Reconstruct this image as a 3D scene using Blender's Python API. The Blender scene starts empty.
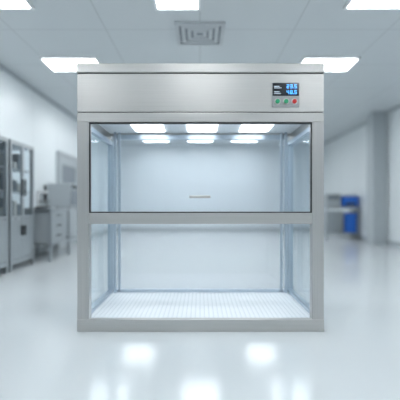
import bpy, bmesh, math
from mathutils import Vector, Matrix
S = bpy.context.scene
S.view_settings.view_transform = 'Standard'

# ------------------------------------------------------------ materials
def newmat(name):
    m = bpy.data.materials.new(name); m.use_nodes = True
    return m, m.node_tree, m.node_tree.nodes['Principled BSDF']
def plain(name, col, rough=0.5, metal=0.0, spec=0.5):
    m, t, b = newmat(name)
    b.inputs['Base Color'].default_value = (*col, 1)
    b.inputs['Roughness'].default_value = rough
    b.inputs['Metallic'].default_value = metal
    b.inputs['Specular IOR Level'].default_value = spec
    return m
def emis(name, col, s):
    m, t, b = newmat(name)
    b.inputs['Base Color'].default_value = (*col, 1)
    b.inputs['Emission Color'].default_value = (*col, 1)
    b.inputs['Emission Strength'].default_value = s
    return m
def brushed(name, col, scale, rough=0.32):
    m, t, b = newmat(name)
    n = t.nodes
    tc = n.new('ShaderNodeTexCoord'); mp = n.new('ShaderNodeMapping'); no = n.new('ShaderNodeTexNoise')
    mp.inputs['Scale'].default_value = scale
    no.inputs['Scale'].default_value = 1; no.inputs['Detail'].default_value = 4
    t.links.new(tc.outputs['Object'], mp.inputs[0]); t.links.new(mp.outputs[0], no.inputs['Vector'])
    cr = n.new('ShaderNodeMapRange'); cr.inputs[3].default_value = rough-.08; cr.inputs[4].default_value = rough+.1
    t.links.new(no.outputs['Fac'], cr.inputs[0]); t.links.new(cr.outputs[0], b.inputs['Roughness'])
    mx = n.new('ShaderNodeMix'); mx.data_type = 'RGBA'
    mx.inputs[6].default_value = (*[c*.86 for c in col], 1); mx.inputs[7].default_value = (*[min(1, c*1.1) for c in col], 1)
    t.links.new(no.outputs['Fac'], mx.inputs[0]); t.links.new(mx.outputs[2], b.inputs['Base Color'])
    bp = n.new('ShaderNodeBump'); bp.inputs['Strength'].default_value = .06; bp.inputs['Distance'].default_value = .002
    t.links.new(no.outputs['Fac'], bp.inputs['Height']); t.links.new(bp.outputs[0], b.inputs['Normal'])
    b.inputs['Metallic'].default_value = 1
    return m
def glass(name, tint, refl=.5):
    """thin sheet glass: transmission + grazing reflection (Schlick-like)"""
    m = bpy.data.materials.new(name); m.use_nodes = True
    t = m.node_tree; n = t.nodes; n.clear()
    o = n.new('ShaderNodeOutputMaterial'); tr = n.new('ShaderNodeBsdfTransparent'); gl = n.new('ShaderNodeBsdfGlossy')
    tr.inputs[0].default_value = (*tint, 1); gl.inputs['Roughness'].default_value = 0.02
    lw = n.new('ShaderNodeLayerWeight'); lw.inputs[0].default_value = .5
    p = n.new('ShaderNodeMath'); p.operation = 'POWER'; p.inputs[1].default_value = 5
    q = n.new('ShaderNodeMath'); q.operation = 'MULTIPLY_ADD'; q.inputs[1].default_value = refl; q.inputs[2].default_value = .03
    t.links.new(lw.outputs['Facing'], p.inputs[0]); t.links.new(p.outputs[0], q.inputs[0])
    mx = n.new('ShaderNodeMixShader')
    t.links.new(q.outputs[0], mx.inputs[0]); t.links.new(tr.outputs[0], mx.inputs[1]); t.links.new(gl.outputs[0], mx.inputs[2])
    t.links.new(mx.outputs[0], o.inputs[0])
    return m

STEEL_H = brushed('steel_brushed_horizontal', (.57, .56, .545), (1.5, 200, 260))
STEEL_V = brushed('steel_brushed_vertical', (.55, .54, .53), (200, 200, 1.5))
ALU = brushed('aluminium_profile', (.58, .65, .72), (120, 120, 2), .3)
STEEL_BG = brushed('steel_furniture', (.48, .51, .53), (60, 60, 2), .35)
BLACK = plain('black_rubber', (.012, .012, .014), .4)
DARK = plain('dark_plastic', (.03, .035, .04), .25)
GROOVE = plain('seam_shadow_gap', (.08, .08, .08), .6)
GLASS = glass('clear_glass', (.97, .985, 1.0))
GLASS_S = glass('side_glass', (.93, .965, .985))
WHITE = plain('white_powder_coat', (.85, .87, .88), .35)
LAMP = emis('lamp_diffuser', (.95, .98, 1.0), 14.0)
LAMPC = emis('hood_lamp_diffuser', (.93, .97, 1.0), 4)
BLUE = plain('blue_plastic', (.02, .15, .62), .35)
GREEN = plain('green_button', (.02, .35, .16), .3)
RED = plain('red_button', (.65, .03, .03), .3)
DIGIT = emis('lcd_digit_blue', (.10, .48, 1.0), 1.5)
LABEL = emis('lcd_label', (.7, .8, .9), .3)
GREY = plain('grey_paint', (.44, .48, .505), .45)
DGREY = plain('dark_grey_paint', (.20, .23, .26), .4)
PAPER = plain('carton', (.62, .60, .56), .7)

def panelmat(name, col, sx, sy, sz, rough, seam=.8, w=.006, noise=0.0):
    """flat panels with thin seams (object coords, metres)"""
    m, t, b = newmat(name); n = t.nodes
    tc = n.new('ShaderNodeTexCoord'); sp = n.new('ShaderNodeSeparateXYZ'); t.links.new(tc.outputs['Object'], sp.inputs[0])
    prev = None
    for i, s in enumerate((sx, sy, sz)):
        if not s: continue
        md = n.new('ShaderNodeMath'); md.operation = 'PINGPONG'; md.inputs[1].default_value = s/2
        t.links.new(sp.outputs[i], md.inputs[0])
        lt = n.new('ShaderNodeMath'); lt.operation = 'LESS_THAN'; lt.inputs[1].default_value = w
        t.links.new(md.outputs[0], lt.inputs[0])
        if prev:
            mx = n.new('ShaderNodeMath'); mx.operation = 'MAXIMUM'
            t.links.new(prev.outputs[0], mx.inputs[0]); t.links.new(lt.outputs[0], mx.inputs[1]); prev = mx
        else: prev = lt
    mix = n.new('ShaderNodeMix'); mix.data_type = 'RGBA'
    mix.inputs[6].default_value = (*col, 1); mix.inputs[7].default_value = (*[c*seam for c in col], 1)
    if prev: t.links.new(prev.outputs[0], mix.inputs[0])
    else: mix.inputs[0].default_value = 0
    t.links.new(mix.outputs[2], b.inputs['Base Color'])
    b.inputs['Roughness'].default_value = rough
    return m
M_WALL = panelmat('wall_cleanroom_panel', (.79, .835, .855), 1.2, 1.2, 0, .35, .78)
M_CEIL = panelmat('ceiling_panel', (.64, .68, .70), 1.2, 1.2, 0, .5, .8, .008)
M_FLOOR = panelmat('floor_epoxy', (.67, .71, .73), 0, 0, 0, .14)

def perforated():
    m, t, b = newmat('perforated_white_tray'); n = t.nodes
    tc = n.new('ShaderNodeTexCoord'); sp = n.new('ShaderNodeSeparateXYZ'); t.links.new(tc.outputs['Object'], sp.inputs[0])
    sq = []
    for i in (0, 1):
        md = n.new('ShaderNodeMath'); md.operation = 'PINGPONG'; md.inputs[1].default_value = .018
        t.links.new(sp.outputs[i], md.inputs[0])
        p = n.new('ShaderNodeMath'); p.operation = 'POWER'; p.inputs[1].default_value = 2
        t.links.new(md.outputs[0], p.inputs[0]); sq.append(p)
    a = n.new('ShaderNodeMath'); t.links.new(sq[0].outputs[0], a.inputs[0]); t.links.new(sq[1].outputs[0], a.inputs[1])
    lt = n.new('ShaderNodeMath'); lt.operation = 'LESS_THAN'; lt.inputs[1].default_value = .006**2
    t.links.new(a.outputs[0], lt.inputs[0])
    mix = n.new('ShaderNodeMix'); mix.data_type = 'RGBA'
    mix.inputs[6].default_value = (.88, .91, .94, 1); mix.inputs[7].default_value = (.50, .55, .59, 1)
    t.links.new(lt.outputs[0], mix.inputs[0]); t.links.new(mix.outputs[2], b.inputs['Base Color'])
    b.inputs['Roughness'].default_value = .4
    return m
M_PERF = perforated()

# ------------------------------------------------------------ geometry helpers
def link(o): S.collection.objects.link(o); return o
def group(name, loc):
    e = bpy.data.objects.new(name, None); e.location = loc; e.empty_display_size = .1
    return link(e)
def boxes(name, lst, mat, parent=None, bevel=0.0, origin=None):
    """lst of (x0,x1,y0,y1,z0,z1) in world metres"""
    me = bpy.data.meshes.new(name); bm = bmesh.new()
    o0 = Vector(origin) if origin else (Vector(parent.location) if parent else Vector((0, 0, 0)))
    for (x0, x1, y0, y1, z0, z1) in lst:
        M = Matrix.Translation(Vector(((x0+x1)/2, (y0+y1)/2, (z0+z1)/2))-o0) @ Matrix.Diagonal((abs(x1-x0), abs(y1-y0), abs(z1-z0), 1))
        bmesh.ops.create_cube(bm, size=1, matrix=M)
    bm.to_mesh(me); bm.free()
    o = bpy.data.objects.new(name, me); me.materials.append(mat)
    if parent: o.parent = parent
    else: o.location = o0
    if bevel:
        md = o.modifiers.new('bevel', 'BEVEL'); md.width = bevel; md.segments = 2; md.limit_method = 'ANGLE'
    return link(o)
def cyl(name, c, r, depth, axis, mat, parent, seg=24, r2=None, bevel=0):
    me = bpy.data.meshes.new(name); bm = bmesh.new()
    R = {'Z': Matrix(), 'Y': Matrix.Rotation(math.pi/2, 4, 'X'), 'X': Matrix.Rotation(math.pi/2, 4, 'Y')}[axis]
    bmesh.ops.create_cone(bm, cap_ends=True, segments=seg, radius1=r, radius2=r if r2 is None else r2, depth=depth,
                          matrix=Matrix.Translation(Vector(c)-Vector(parent.location)) @ R)
    bm.to_mesh(me); bm.free(); me.materials.append(mat)
    o = bpy.data.objects.new(name, me); o.parent = parent
    if bevel:
        md = o.modifiers.new('bevel', 'BEVEL'); md.width = bevel; md.segments = 3; md.limit_method = 'ANGLE'
    return link(o)

# ------------------------------------------------------------ room
XL, XR, YB, YF, H = -3.2, 4.5, 14.0, -3.5, 3.2
boxes('floor', [(XL-.1, XR+.1, YF-.1, YB+.1, -.1, 0)], M_FLOOR)
boxes('ceiling', [(XL-.1, XR+.1, YF-.1, YB+.1, H, H+.1)], M_CEIL)
boxes('wall_left', [(XL-.1, XL, YF, YB, 0, H)], M_WALL)
boxes('wall_right', [(XR, XR+.1, YF, YB, 0, H)], M_WALL)
boxes('wall_back', [(XL-.1, XR+.1, YB, YB+.1, 0, H)], M_WALL)
boxes('wall_front', [(XL-.1, XR+.1, YF-.1, YF, 0, H)], M_WALL)
boxes('baseboard_left', [(XL, XL+.02, YF, YB, 0, .12)], GREY)
boxes('baseboard_right', [(XR-.02, XR, YF, YB, 0, .12)], GREY)
boxes('baseboard_back', [(XL+.02, XR-.02, YB-.02, YB, 0, .12)], GREY)
boxes('trim_1', [(XL, XL+.05, YF, YB, H-.06, H)], GREY)
boxes('trim_2', [(XR-.05, XR, YF, YB, H-.06, H)], GREY)

def door_side(name, xw, s, y0, y1, h):
    g = group(name, (xw+s*.03, (y0+y1)/2, 0))
    a, b_ = sorted((xw, xw+s*.06))
    boxes('frame', [(a, b_, y0-.07, y0, 0, h+.07), (a, b_, y1, y1+.07, 0, h+.07), (a, b_, y0, y1, h, h+.07)], STEEL_BG, g, .004)
    a, b_ = sorted((xw, xw+s*.04))
    boxes('leaf', [(a, b_, y0+.005, y1-.005, 0.01, .95), (a, b_, y0+.005, y0+.18, .95, h-.2), (a, b_, y1-.18, y1-.005, .95, h-.2), (a, b_, y0+.005, y1-.005, h-.2, h-.005)], GREY, g, .003)
    a, b_ = sorted((xw+s*.01, xw+s*.02))
    boxes('vision_panel', [(a, b_, y0+.18, y1-.18, .95, h-.2)], DGREY, g)
    a, b_ = sorted((xw+s*.05, xw+s*.07))
    boxes('handle', [(a, b_, y0+.08, y0+.11, .9, 1.2)], STEEL_BG, g, .004)
door_side('door_1', XL, 1, 8.45, 9.75, 2.1)

# column by right wall
boxes('column', [(4.14, 4.48, 9.0, 9.35, 0, H)], GREY, None, .01, origin=(4.3, 9.2, 0))

# ceiling lamps
def lamp(x, y, w=.8, d=.5):
    g = group('ceiling_light_panel', (x, y, H-.02))
    x0, x1, y0, y1 = x-w/2, x+w/2, y-d/2, y+d/2
    boxes('frame', [(x0-.03, x1+.03, y0-.03, y0, H-.03, H), (x0-.03, x1+.03, y1, y1+.03, H-.03, H),
                    (x0-.03, x0, y0, y1, H-.03, H), (x1, x1+.03, y0, y1, H-.03, H)], WHITE, g)
    boxes('diffuser', [(x0, x1, y0, y1, H-.02, H)], LAMP, g)
for (x, y) in [(-2.0, 5.95), (2.0, 5.95), (2.05, 3.98), (-2.3, 3.98),
               (-2, 8.2), (0, 8.2), (2, 8.2), (-1.7, 10.4), (1.7, 10.4),  # centre lamp of the near row: hidden by the header, added to brighten the back
               (-1.5, 12.7), (0, 12.7), (1.5, 12.7),
               (-2, 1.5), (0, 1.5), (2, 1.5), (-2, -1), (0, -1), (2, -1), (3.7, 1.5), (3.7, -1)]:  # unseen lamps overhead and behind the camera, added for illumination
    lamp(x, y)
lamp(-.25, 4.0, .45)

# air diffuser
g = group('ceiling_air_diffuser', (0, 4.9, H-.03))
ring = []
for k in range(4):
    r = .31-.075*k; z0 = H-.035+.006*k
    ring += [(-r, r, 4.9-r, 4.9-r+.045, z0, H), (-r, r, 4.9+r-.045, 4.9+r, z0, H), (-r, -r+.045, 4.9-r+.045, 4.9+r-.045, z0, H), (r-.045, r, 4.9-r+.045, 4.9+r-.045, z0, H)]
boxes('louvre_rings', ring, plain('diffuser_paint', (.55, .58, .6), .5), g)
boxes('duct_opening', [(-.3, .3, 4.6, 5.2, H-.006, H-.001)], DGREY, g)

# ------------------------------------------------------------ laminar flow cabinet
F, B = 2.85, 3.85
L, R_ = -.932, .940
g = group('laminar_flow_cabinet', (0, 3.35, 0))
T = 2.0
boxes('front_posts', [(L, L+.09, F, F+.07, .0, 1.60), (R_-.09, R_, F, F+.07, .0, 1.60)], STEEL_V, g, .004)
boxes('rear_posts', [(L, L+.055, B-.055, B, .0, 1.60), (R_-.055, R_, B-.055, B, .0, 1.60)], ALU, g, .004)
boxes('header_fascia', [(L, R_, F, F+.03, 1.665, 1.955)], STEEL_H, g, .004)
boxes('header_cap', [(L-.004, R_+.004, F-.006, B+.004, 1.962, T+.034)], STEEL_H, g, .006)
boxes('header_lower_band', [(L, R_, F-.004, F+.04, 1.588, 1.659)], STEEL_H, g, .004)
boxes('header_sides', [(L, L+.02, F+.03, B, 1.60, 1.962), (R_-.02, R_, F+.03, B, 1.60, 1.962), (L+.02, R_-.02, B-.02, B, 1.66, 1.962)], STEEL_H, g, .002)
boxes('header_gaps', [(L+.004, R_-.004, F+.008, F+.03, 1.654, 1.668), (L+.004, R_-.004, F+.008, F+.03, 1.95, 1.965)], GROOVE, g)
boxes('plenum_ceiling', [(L+.02, R_-.02, F+.04, B-.02, 1.685, 1.70)], WHITE, g)
boxes('plenum_lamps', [(x-.14, x+.14, 3.35, 3.68, 1.673, 1.685) for x in (-.48, 0.02, .52)], LAMPC, g, .002)
boxes('front_rails', [(L+.09, R_-.09, F+.002, F+.06, .816, .90), ], STEEL_H, g, .004)
boxes('base_front', [(L+.0, R_, F-.004, F+.05, 0, .092)], STEEL_H, g, .004)
boxes('base_sides', [(L, L+.03, F+.05, B, 0.0, .085), (R_-.03, R_, F+.05, B, 0.0, .085), (L+.03, R_-.03, B-.03, B, 0, .085)], STEEL_H, g, .002)
boxes('work_tray', [(L+.03, R_-.03, F+.05, B-.03, .06, .086)], M_PERF, g)
boxes('tray_edge', [(L+.01, L+.06, F+.07, B-.055, .084, .115), (R_-.06, R_-.01, F+.07, B-.055, .084, .115), (L+.075, R_-.075, B-.085, B-.035, .084, .115)], ALU, g, .003)
boxes('side_rails', [(L+.01, L+.05, F+.07, B-.055, 1.56, 1.60), (R_-.05, R_-.01, F+.07, B-.055, 1.56, 1.60),
                     (L+.055, R_-.055, B-.05, B-.01, 1.62, 1.67)], ALU, g, .003)
boxes('inner_stiles', [(L+.075, L+.098, B-.12, B-.09, .086, 1.685), (L+.112, L+.135, B-.085, B-.06, .086, 1.685),
                       (R_-.098, R_-.075, B-.12, B-.09, .086, 1.685), (R_-.135, R_-.112, B-.085, B-.06, .086, 1.685)], ALU, g, .003)
boxes('side_glass', [(L+.02, L+.026, F+.07, B-.055, .115, 1.56), (R_-.026, R_-.02, F+.07, B-.055, .115, 1.56)], GLASS_S, g)
boxes('rear_glass', [(L+.055, R_-.055, B-.03, B-.024, .09, 1.64)], GLASS, g)
boxes('sash_glass', [(L+.098, R_-.098, F+.012, F+.018, .902, 1.586)], GLASS, g)
boxes('sash_frame', [(L+.09, L+.097, F+.004, F+.03, .90, 1.588), (R_-.097, R_-.09, F+.004, F+.03, .90, 1.588),
                     (L+.097, R_-.097, F+.004, F+.03, 1.578, 1.588), (L+.097, R_-.097, F+.004, F+.03, .90, .909)], BLACK, g)
boxes('sash_handle', [(-.08, .08, F-.012, F+.0, 1.012, 1.032), (-.075, -.06, F+0, F+.012, 1.014, 1.03), (.06, .075, F, F+.012, 1.014, 1.03)], STEEL_H, g, .003)
# control panel
px0, px1, pz0, pz1 = .545, .752, 1.70, 1.886
boxes('control_bezel', [(px0, px1, F-.008, F+.002, pz0, pz1)], plain('panel_grey', (.36, .37, .38), .4), g, .004)
boxes('control_screen', [(px0+.004, px1-.004, F-.011, F-.006, 1.785, pz1-.004)], plain('lcd_black', (.008, .012, .02), .12), g, .002)
for nm, x, m in (('button_green_1', .585, GREEN), ('button_green_2', .65, GREEN), ('button_red', .713, RED)):
    cyl(nm+'_collar', (x, F-.010, 1.742), .024, .006, 'Y', STEEL_H, g)
    cyl(nm, (x, F-.016, 1.742), .017, .014, 'Y', m, g, bevel=.003)
SEG = {'2': 'abged', '3': 'abgcd', '5': 'afgcd', '4': 'fgbc', '8': 'abcdefg', '0': 'abcdef'}
def digit(ch, x, z, w, h):
    t = w*.2; out = []
    P = {'a': (0, w, h-t, h), 'g': (0, w, h/2-t/2, h/2+t/2), 'd': (0, w, 0, t), 'f': (0, t, h/2, h), 'e': (0, t, 0, h/2), 'b': (w-t, w, h/2, h), 'c': (w-t, w, 0, h/2)}
    for s in SEG[ch]:
        a, b_, c, d = P[s]; out.append((x+a, x+b_, F-.0135, F-.0105, z+c, z+d))
    return out
dg = []
for row, s in ((1.842, '235'), (1.798, '485')):
    for i, ch in enumerate(s):
        dg += digit(ch, .655+i*.026+(.006 if i == 2 else 0), row, .017, .028)
    dg.append((.704, .708, F-.0135, F-.0105, row, row+.005))
boxes('lcd_digits', dg, DIGIT, g)
boxes('lcd_labels', [(.56, .60, F-.0135, F-.0105, 1.853, 1.858), (.56, .615, F-.0135, F-.0105, 1.842, 1.846), (.56, .60, F-.0135, F-.0105, 1.812, 1.817), (.56, .61, F-.0135, F-.0105, 1.80, 1.804)], LABEL, g)

# ------------------------------------------------------------ steel storage cabinets, left wall
def storage(y0, y1, x0=-3.17, x1=-2.7, h=1.9):
    g = group('glass_storage_cabinet', ((x0+x1)/2, (y0+y1)/2, 0)); w = .05
    fr = []
    for (a, b_) in ((x0, x0+w), (x1-w, x1)):
        for (c, d) in ((y0, y0+w), (y1-w, y1)): fr.append((a, b_, c, d, 0, h))
    fr += [(x0, x1, y0, y1, h-.06, h+.002), (x0+.002, x1-.002, y0+.002, y1-.002, .1, .16), (x0+.002, x1-.002, y0+.002, y1-.002, .76, .80)]
    ym = (y0+y1)/2
    fr += [(x1-.03, x1, ym-.03, ym+.03, .16, h-.06)]
    boxes('frame', fr, STEEL_BG, g, .003)
    boxes('back_panel', [(x0, x0+.015, y0+w, y1-w, .16, h-.06)], GREY, g)
    boxes('lower_doors', [(x1-.02, x1-.002, y0+w, ym-.03, .17, .75), (x1-.02, x1-.002, ym+.03, y1-w, .17, .75)], STEEL_BG, g, .003)
    boxes('glass_doors', [(x1-.016, x1-.01, y0+w, ym-.03, .80, h-.06), (x1-.016, x1-.01, ym+.03, y1-w, .80, h-.06), (x0+w, x1-w, y0+.02, y0+.026, .8, h-.06)], GLASS_S, g)
    boxes('shelves', [(x0+.02, x1-.04, y0+.03, y1-.03, z, z+.02) for z in (1.15, 1.48)], STEEL_BG, g)
    boxes('handles', [(x1, x1+.02, ym-.055, ym-.04, .5, .65), (x1, x1+.02, ym+.04, ym+.055, .5, .65), (x1, x1+.02, ym-.055, ym-.04, 1.1, 1.35), (x1, x1+.02, ym+.04, ym+.055, 1.1, 1.35)], DARK, g)
    st = []; st2 = []
    for zi, z in enumerate((.80, 1.17, 1.50)):
        n = 4
        for i in range(n):
            yy = y0+.1+i*(y1-y0-.2)/n; hh = .12+.05*((i*7+zi*3) % 4)
            (st if (i+zi) % 2 else st2).append((x0+.1, x1-.14, yy, yy+.1, z, z+min(hh, .26)))
    boxes('stored_boxes', st, DGREY, g); boxes('stored_cartons', st2, PAPER, g)
storage(4.55, 5.3); storage(5.36, 6.12); 

# steel bench with equipment on left
g = group('steel_workbench', (-2.85, 7.2, 0))
x0, x1, y0, y1 = -3.17, -2.5, 6.35, 8.2
boxes('top', [(x0, x1, y0, y1, .86, .90)], STEEL_BG, g, .004)
boxes('legs', [(a, a+.045, b_, b_+.045, 0, .86) for a in (x0+.02, x1-.065) for b_ in (y0+.02, 7.25, y1-.065)], STEEL_BG, g, .003)
boxes('lower_shelf', [(x0+.02, x1-.02, y0+.02, y1-.02, .28, .30)], STEEL_BG, g)
boxes('drawer_unit', [(x0+.08, x1-.07, 6.45, 7.15, .302, .85)], GREY, g, .004)
boxes('drawer_fronts', [(x1-.07, x1-.058, 6.47, 7.13, z, z+.16) for z in (.32, .50, .68)], STEEL_BG, g, .003)
boxes('drawer_handles', [(x1-.058, x1-.04, 6.7, 6.9, z, z+.015) for z in (.41, .59, .77)], DARK, g)
g = group('incubator', (-2.85, 7.85, .9))
boxes('housing', [(-3.1, -2.62, 7.6, 8.1, .915, 1.4)], GREY, g, .015)
boxes('door', [(-2.62, -2.6, 7.63, 8.07, .95, 1.27)], DGREY, g, .004)
boxes('feet', [(a, a+.04, b_, b_+.04, .9, .916) for a in (-3.08, -2.68) for b_ in (7.63, 8.03)], DARK, g)
boxes('controls', [(-2.62, -2.607, 7.66, 8.04, 1.30, 1.37)], DARK, g)
g = group('microscope', (-2.85, 6.8, .9))
boxes('base', [(-2.95, -2.72, 6.72, 6.88, .9, .93)], DARK, g, .008)
boxes('arm', [(-2.95, -2.90, 6.77, 6.83, .93, 1.22), (-2.90, -2.76, 6.77, 6.83, 1.17, 1.22)], WHITE, g, .008)
boxes('stage', [(-2.90, -2.74, 6.74, 6.86, 1.02, 1.035)], DARK, g)
cyl('objective', (-2.80, 6.8, 1.11), .018, .12, 'Z', DARK, g, r2=.03)
cyl('eyepiece', (-2.80, 6.8, 1.27), .022, .10, 'Z', DARK, g)

# right: steel table with blue instrument + blue bin on its shelf
g = group('steel_side_table', (3.9, 10.75, 0)); tbl = g
x0, x1, y0, y1 = 3.5, 4.47, 10.45, 11.05
boxes('top', [(x0, x1, y0, y1, .86, .90)], STEEL_BG, g, .004)
boxes('legs', [(a, a+.045, b_, b_+.045, .05, .86) for a in (x0+.02, x1-.065) for b_ in (y0+.02, y1-.065)], STEEL_BG, g, .003)
boxes('lower_shelf', [(x0+.02, x1-.02, y0+.02, y1-.02, .16, .18)], STEEL_BG, g)
for i, (a, b_) in enumerate(((x0+.042, y0+.042), (x1-.042, y0+.042), (x0+.042, y1-.042), (x1-.042, y1-.042))):
    cyl('caster_%d' % (i+1), (a, b_, .03), .03, .025, 'X', DARK, g)
boxes('blue_bin_body', [(4.06, 4.38, 10.50, 10.98, .18, .70)], BLUE, g, .02)
boxes('blue_bin_rim', [(4.04, 4.40, 10.48, 11.0, .70, .735)], BLUE, g, .008)
boxes('grey_drawers', [(3.58, 4.00, 10.50, 11.0, .182, .80)], GREY, g, .008)
boxes('grey_drawer_fronts', [(3.60, 3.98, 10.488, 10.5, z, z+.17) for z in (.20, .39, .58)], STEEL_BG, g, .004)
g = group('blue_centrifuge', (4.2, 10.75, .9))
boxes('housing', [(4.0, 4.43, 10.5, 11.0, .915, 1.2)], BLUE, g, .03)
boxes('feet', [(a, a+.05, b_, b_+.05, .9, .918) for a in (4.04, 4.34) for b_ in (10.54, 10.91)], DARK, g)
boxes('lid', [(4.03, 4.40, 10.54, 10.98, 1.2, 1.25)], GREY, g, .015)
boxes('keypad', [(4.06, 4.36, 10.494, 10.502, .95, 1.02)], DARK, g)
g = group('analyser', (3.75, 10.75, .9))
boxes('housing', [(3.54, 3.94, 10.52, 10.98, .9, 1.28)], GREY, g, .02)
boxes('display', [(3.58, 3.90, 10.512, 10.522, 1.10, 1.24)], DGREY, g)

# ------------------------------------------------------------ world / camera
w = bpy.data.worlds.new('world'); S.world = w; w.use_nodes = True
w.node_tree.nodes['Background'].inputs[0].default_value = (.9, .95, 1, 1)
w.node_tree.nodes['Background'].inputs[1].default_value = .3
cam = bpy.data.cameras.new('camera'); co = link(bpy.data.objects.new('camera', cam))
co.location = (0, 0, .96); co.rotation_euler = (math.pi/2, 0, 0)
cam.sensor_width = 36; cam.lens = 36*376/400; cam.shift_y = .0125
cam.dof.use_dof = True; cam.dof.focus_distance = 3.05; cam.dof.aperture_fstop = .54
S.camera = co
